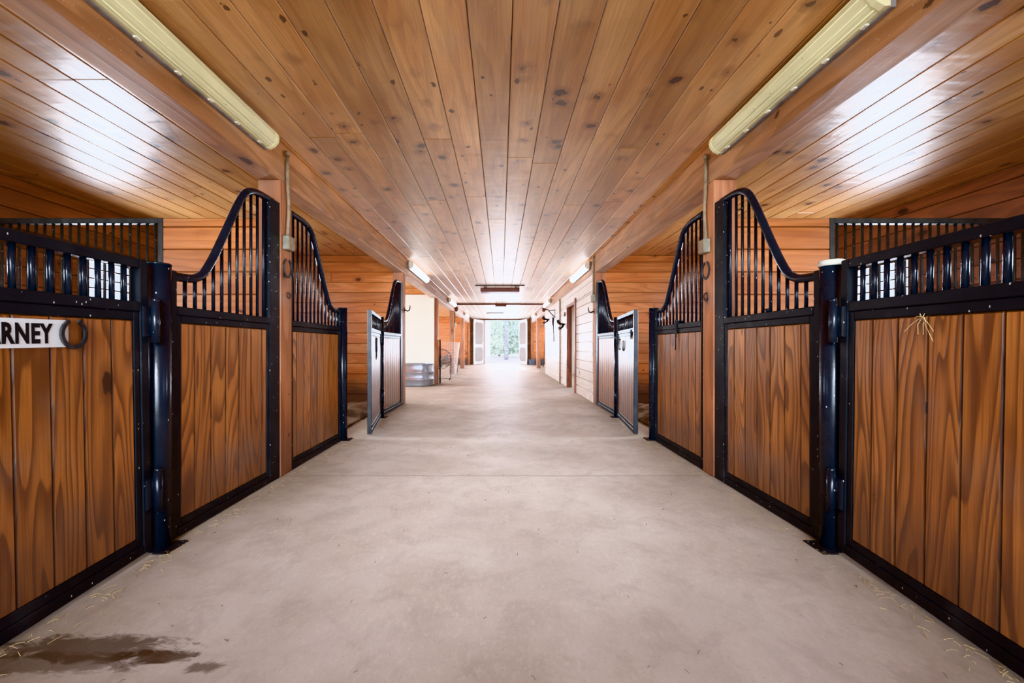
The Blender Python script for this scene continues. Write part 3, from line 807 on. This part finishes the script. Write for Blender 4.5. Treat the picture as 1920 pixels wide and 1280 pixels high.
# ------------------------------------------------------------------ far doors
def screen_door(idx, p0, p1, label):
    """p0 hinge point, p1 free point (x,y)"""
    d = Vector((p1[0]-p0[0], p1[1]-p0[1])); L = d.length; ang = math.atan2(d.y, d.x)
    e = bpy.data.objects.new('door_%d' % idx, None); COL.objects.link(e); e.location = (p0[0], p0[1], .02); e.rotation_euler = (0, 0, ang)
    struct(e, label); H = 2.70; w = .13
    m = MB()
    m.box(0, w, -.02, .02, 0, H, .004); m.box(L-w, L, -.02, .02, 0, H, .004)
    for z0, z1 in ((0, .16), (1.02, 1.20), (H-.16, H)): m.box(w, L-w, -.02, .02, z0, z1, .004)
    c = .22
    for z0, z1 in ((.16, 1.02), (1.20, H-.16)):
        for sx, x in ((1, w), (-1, L-w)):
            for sz, z in ((1, z0), (-1, z1)):
                pr = [(x, z), (x+sx*c, z)]
                for k in range(1, 7):
                    a = PI/2*k/7
                    pr.append((x+sx*c*(1-math.sin(a)), z+sz*c*(1-math.cos(a))))
                pr.append((x, z+sz*c))
                m.prism(pr, lambda p: (p[0], -.015, p[1]), lambda p: (p[0], .015, p[1]))
    struct(m.build('door_frame', M['wpaint'], e))
    m = MB()
    for z0, z1 in ((.16, 1.02), (1.20, H-.16)): m.box(w, L-w, -.003, .003, z0, z1)
    struct(m.build('screen', M['screen'], e))
screen_door(1, (-1.10, 25.08), (-1.62, 23.75), 'white screen door with arched panels folded open on the left of the far doorway')
screen_door(2, (1.12, 25.08), (1.54, 23.75), 'white screen door with arched panels folded open on the right of the far doorway')
e = bpy.data.objects.new('door_3', None); COL.objects.link(e); e.location = (DX0-.0, Y1+.14, .02); e.rotation_euler = (0, 0, math.radians(79)); struct(e, 'white outer door opened outwards at far doorway')
m = MB(); m.box(0, 1.25, -.02, .02, 0, 2.70, .004); struct(m.build('door_leaf', M['wpaint'], e))
m = MB(); m.box(.1, 1.15, -.028, -.0201, .15, 1.0, .004); m.box(.1, 1.15, -.028, -.0201, 1.15, 2.55, .004); struct(m.build('door_panel', M['wpaint'], e))

# ------------------------------------------------------------------ tack wall
WX = 1.772
def wallm(y, z): return Matrix.Translation((WX, y, z)) @ Matrix(((0, 0, -1), (-1, 0, 0), (0, 1, 0))).to_4x4()
def rack(label, y, z, n, L, reach):
    t = thing('tack_rack', label, 'rack', group='black tack racks')
    m = MB(); m.box(-L/2, L/2, -.02, .02, 0, .012, .003); m.build('bar', M['strap'], t)
    for k in range(n):
        x = -L/2+L*(k+.5)/n; m = MB()
        m.tube([(x, 0, .01), (x, .01, reach*.7), (x, .05, reach), (x, .12, reach+.02)], .013, 7)
        m.tube([(x, 0, .01), (x, -.10, reach*.4), (x, -.14, reach*.75), (x, -.08, reach*.95)], .013, 7); m.build('hook', M['strap'], t)
    place(t, wallm(y, z)); return t
rack('black row of tack hooks highest at the far end of the pale wall', 15.0, 2.10, 4, .8, .18)
rack('black tack hooks between the thin vertical pipe and the tack room door', 11.25, 1.72, 3, .5, .16)
t = thing('saddle_bracket', 'black wall bracket holding a hanging leather halter', 'bracket')
m = MB(); m.tube([(0, .12, .0), (0, .12, .20), (0, .16, .34)], .015, 8); m.tube([(0, -.12, .0), (0, .0, .12), (0, .11, .22)], .015, 8); m.box(-.02, .02, -.16, .16, 0, .01, .003); m.build('arm', M['strap'], t)
place(t, wallm(13.1, 2.16))
m = MB()
for k in range(5):
    x = -.05+.025*k
    m.tube([(x, 0, .05), (x+.02*math.sin(k), -.22, .06), (x*1.3, -.5-.07*k, .05), (x*.8, -.62-.09*(k % 3), .045)], .014, 6)
m.tube([(.09*math.cos(a), -.12+.13*math.sin(a), .075) for a in [2*PI*k/20 for k in range(20)]], .016, 6, closed=True)
o = m.build('halter', M['strap']); tag(o, 'dark leather halter hanging on the pale wall below the bracket', 'halter'); place(o, wallm(13.1, 2.04))
m = MB(); m.box(-.04, .04, -.06, .06, 0, .03, .004); m.box(-.012, .012, -.02, .02, .03, .038, .002); o = m.build('light_switch', M['brownwood']); tag(o, 'small dark switch box beside the tack room door', 'switch'); place(o, wallm(11.05, 1.98))
t = thing('manure_fork', 'long handled fork leaning against the far end of the pale wall', 'fork', (1.70, 16.12, 0), (0, math.radians(2.5), 0))
m = MB(); m.tube([(0, 0, .28), (0, 0, 1.55)], .014, 8); m.build('handle', M['brownwood'], t)
m = MB(); m.tube([(-.16, 0, .27), (.16, 0, .27)], .009, 6)
for k in range(7): m.tube([(-.15+.05*k, 0, .27), (-.15+.05*k, -.02, .12), (-.15+.05*k, -.05, .012)], .005, 5)
m.build('tines', M['iron'], t)
t = thing('water_bucket', 'dark bucket on the floor by the far right screen door', 'bucket', (2.25, 22.9, 0))
m = MB(); m.tube([(0, 0, 0), (0, 0, .02), (0, 0, .34), (0, 0, .36)], [.15, .155, .20, .205], 20); m.build('pail', M['plasticdark'], t)
m = MB(); m.tube([(.2*math.cos(a), 0, .36-.15*math.sin(a)*0+.02+.0*a) for a in [PI*k/10 for k in range(11)]], .006, 6); m.build('handle', M['iron'], t)
t = thing('storage_tub', 'blue grey tub beside the dark bucket near the far right door', 'tub', (1.80, 23.55, 0))
m = MB(); m.prism([(-.14, -.17), (.14, -.17), (.16, -.15), (.16, .15), (.14, .17), (-.14, .17), (-.16, .15), (-.16, -.15)], lambda p: (p[0]*.88, p[1]*.88, 0), lambda p: (p[0], p[1], .30)); m.build('body', M['plasticblue'], t)
m = MB(); m.box(-.175, .175, -.185, .185, .3005, .33, .008); m.build('lid', M['plasticblue'], t)

# ------------------------------------------------------------------ bedding, straw
def bedding(name, x0, x1, y0, y1, label, seed):
    n = 60; me = MB()
    nx, ny = 46, 60
    for j in range(ny+1):
        for i in range(nx+1):
            x = x0+(x1-x0)*i/nx; y = y0+(y1-y0)*j/ny
            p = Vector((x*1.3+seed, y*1.3, 0))
            ed = min(1, min(i, nx-i, j, ny-j)/5)
            z = .004+ed*(.05+.10*max(0, mnoise.noise(p)+.25)+.025*mnoise.noise(p*5)+.016*mnoise.noise(p*13))
            me.v.append((x, y, z))
    for j in range(ny):
        for i in range(nx):
            a = j*(nx+1)+i; me.face([a, a+1, a+nx+2, a+nx+1], True)
    o = me.build(name, M['bedding']); tag(o, label, 'bedding', kind='stuff'); return o
bedding('stall_bedding', OL+.1, -2.12, 3.6, 7.56, 'dark shavings and manure on floor of left stall behind ajar door', 1.)
bedding('stall_bedding', 2.06, OR_-.1, 3.6, 7.56, 'dark shavings and manure on floor of right stall behind ajar door', 9.)
bedding('stall_bedding', OL+.1, -2.45, 12.1, 15.8, 'chaffy bedding spread behind the wire mesh fence', 4.)
def straws(name, label, mat, n, fn, ln=(.02, .07), w=.0011):
    m = MB()
    for _ in range(n):
        x, y = fn(); a = R()*PI; l = ln[0]+R()*(ln[1]-ln[0]); dx, dy = math.cos(a)*l/2, math.sin(a)*l/2
        z = .0025; bx = (R()-.5)*.3*l
        m.tube([(x-dx, y-dy, z), (x-dy*.06+bx*.06, y+dx*.06, z+.002+R()*.004), (x+dx, y+dy, z+R()*.004)], w*(.7+R()*.7), 4, cap=False)
    o = m.build(name, mat); tag(o, label, 'straw', kind='stuff'); return o
def edge_pt():
    s = random.choice((-1, 1)); y = 1.3+R()**1.3*5.2
    d = abs(random.gauss(0, .07))
    return ((-1.80+d) if s < 0 else (1.74-d), y)
straws('loose_straw', 'pale straw bits along the foot of the stall fronts', M['straw'], 520, edge_pt, (.008, .045), .0008)
straws('loose_chaff', 'dark chaff and twigs scattered over the aisle concrete', M['twig'], 130, lambda: (random.uniform(-1.75, 1.7), 1.1+R()**1.5*7), (.006, .022), .0011)
# straw tuft caught on the right door
m = MB()
for k in range(7):
    a = random.choice((-PI/2, -PI/2+.5, -2.6, -.5))+random.gauss(0, .25); l = .03+R()*.11
    ox = (R()-.5)*.03; m.tube([(ox, .01-R()*.03, .004), (math.cos(a)*l*.5+(R()-.5)*.02, math.sin(a)*l*.5, .012), (math.cos(a)*l, math.sin(a)*l, .008+R()*.01)], .0012, 4, cap=False)
o = m.build('straw_tuft', M['straw']); tag(o, 'wisp of straw caught under the rail of the right foreground door', 'straw'); place(o, door_mat(DRN, 1, .52, 1.24, .02))

# ------------------------------------------------------------------ outdoors
m = MB(); m.box(-60, 60, Y1+.02, 110, -.25, -.02); o = m.build('ground_outside', M['gravel']); struct(o, 'pale sunlit gravel outside the far doorway')
m = MB(); m.box(-1.6, 1.7, Y1-.02, Y1+1.4, -.2, -.004); struct(m.build('floor_apron', M['gravel']))
def tree(x, y, h, r, spread, lab, mat, seed, leaves=1500):
    rr = random.Random(seed)
    t = thing('tree', lab, 'tree', (x, y, -.02), group='trees beyond the far doorway')
    m = MB(); m.tube([(0, 0, 0), (.02*h*.2, 0, h*.3), (-.01*h*.3, .05, h*.6), (.05, 0, h*.95)], [r*1.15, r, r*.75, r*.3], 12)
    for k in range(7):
        a = rr.random()*2*PI; z = h*(.35+.5*rr.random()); l = spread*(.6+.4*rr.random())
        m.tube([(0, 0, z), (math.cos(a)*l*.5, math.sin(a)*l*.5, z+l*.25), (math.cos(a)*l, math.sin(a)*l, z+l*.35)], [r*.3, r*.2, r*.06], 6)
    m.build('trunk', M['bark'], t)
    m = MB()
    for k in range(leaves):
        a = rr.random()*2*PI; q = rr.random()**.5*spread; z = h*(.05+.95*rr.random()**1.4) if h > 3 else h*rr.random()
        c = Vector((math.cos(a)*q, math.sin(a)*q, z)); s = .10+.12*rr.random()
        u = Vector((rr.gauss(0, 1), rr.gauss(0, 1), rr.gauss(0, 1))).normalized(); w = u.orthogonal().normalized()
        m.quad(c-u*s, c-w*s*.55, c+u*s, c+w*s*.55)
    m.build('foliage', M[mat], t, recalc=False)
TR = [(.42, 33.5, 9, .17, .9, 'tall pale trunk standing nearest outside the far doorway', 'leafb', 260),
      (-1.6, 39, 7, .14, 1.9, 'leafy tree left of the pale trunk beyond the far doorway', 'leafa', 1800),
      (-.2, 45.5, 6.5, .12, 1.8, 'slim leafy tree right behind the left leafy tree outdoors', 'leafa', 1800),
      (2.0, 40, 8, .16, 1.9, 'grey green tree right of the pale trunk beyond the far doorway', 'leafb', 2200),
      (4.4, 46, 8, .16, 2.4, 'broad grey green tree at right edge of the far doorway view', 'leafb', 2200),
      (-4.2, 47, 8, .16, 2.4, 'broad pale tree at left edge of the far doorway view', 'leafa', 2200),
      (.9, 54, 9, .18, 3.4, 'farthest dense tree behind the pale trunk outdoors', 'leafb', 2600)]
for i, (x, y, h, r, sp, lab, mt, lv) in enumerate(TR): tree(x, y, h, r, sp, lab, mt, 40+i, lv)

# ------------------------------------------------------------------ light
def area(name, loc, rot, sx, sy, power, col=(1, 1, 1), spread=PI):
    l = bpy.data.lights.new(name, 'AREA'); l.shape = 'RECTANGLE'; l.size = sx; l.size_y = sy; l.energy = power; l.color = col; l.spread = spread
    o = bpy.data.objects.new(name, l); COL.objects.link(o); o.location = loc; o.rotation_euler = rot; return o
area('near_door_daylight', (0, Y0-.15, 1.55), (math.radians(80), 0, 0), 3.5, 2.4, 95, (.95, .98, 1), math.radians(100))
area('mid_floor_fill', (0, -2.2, 2.6), (math.radians(73), 0, 0), 2.8, .4, 54, (1, .99, .97), math.radians(42))  # added fill behind the camera, brightens the middle of the aisle floor
area('far_door_daylight', (.05, Y1+1.5, 1.7), (math.radians(-84), 0, 0), 2.6, 2.6, 170, (1, 1, 1), math.radians(90))
for (a, b, z0, z1) in hl:
    big = b-a > 1.5
    area('left_window_daylight', (OL-.22, (a+b)/2, (z0+z1)/2), (0, math.radians(-90), 0), z1-z0, b-a, 220 if big else (75 if b < 2 else 165 if b < 7 else 260), (.97, .99, 1))
for (a, b, z0, z1) in hr:
    area('right_window_daylight', (OR_+.22, (a+b)/2, (z0+z1)/2), (0, math.radians(90), 0), z1-z0, b-a, (75 if b < 2 else 165 if b < 7 else 260), (.97, .99, 1))
area('tack_room_lamp', (3.3, 12.5, 2.7), (0, 0, 0), 1.2, 2.5, 110)
sun = bpy.data.lights.new('sun', 'SUN'); sun.energy = 3.2; sun.angle = math.radians(1.0); sun.color = (1, .96, .9)
so = bpy.data.objects.new('sun', sun); COL.objects.link(so)
so.rotation_euler = Vector((.5, -6.7, -2.9)).to_track_quat('-Z', 'Y').to_euler()
w = bpy.data.worlds.new('sky'); SC.world = w; w.use_nodes = True
bg = w.node_tree.nodes['Background']; bg.inputs[0].default_value = (.92, .96, 1., 1); bg.inputs[1].default_value = SKY

# ------------------------------------------------------------------ camera
cam = bpy.data.cameras.new('camera'); co = bpy.data.objects.new('camera', cam); COL.objects.link(co)
co.location = (0, 0, 1.10); co.rotation_euler = (math.radians(90), 0, 0)
cam.sensor_fit = 'HORIZONTAL'; cam.sensor_width = 36; cam.lens = 750/1920*36; cam.shift_x = 20.5/1920; cam.shift_y = 9/1920
cam.clip_start = .05; cam.clip_end = 300
SC.camera = co
SC.view_settings.view_transform = 'Khronos PBR Neutral'
SC.view_settings.exposure = .45
SC.view_settings.use_white_balance = True
SC.view_settings.white_balance_temperature = 5650
SC.view_settings.white_balance_tint = 10
try:
    SC.cycles.use_denoising = True; SC.cycles.max_bounces = 10; SC.cycles.diffuse_bounces = 5; SC.cycles.sample_clamp_indirect = 6.
    SC.cycles.caustics_reflective = False; SC.cycles.caustics_refractive = False
except Exception: pass
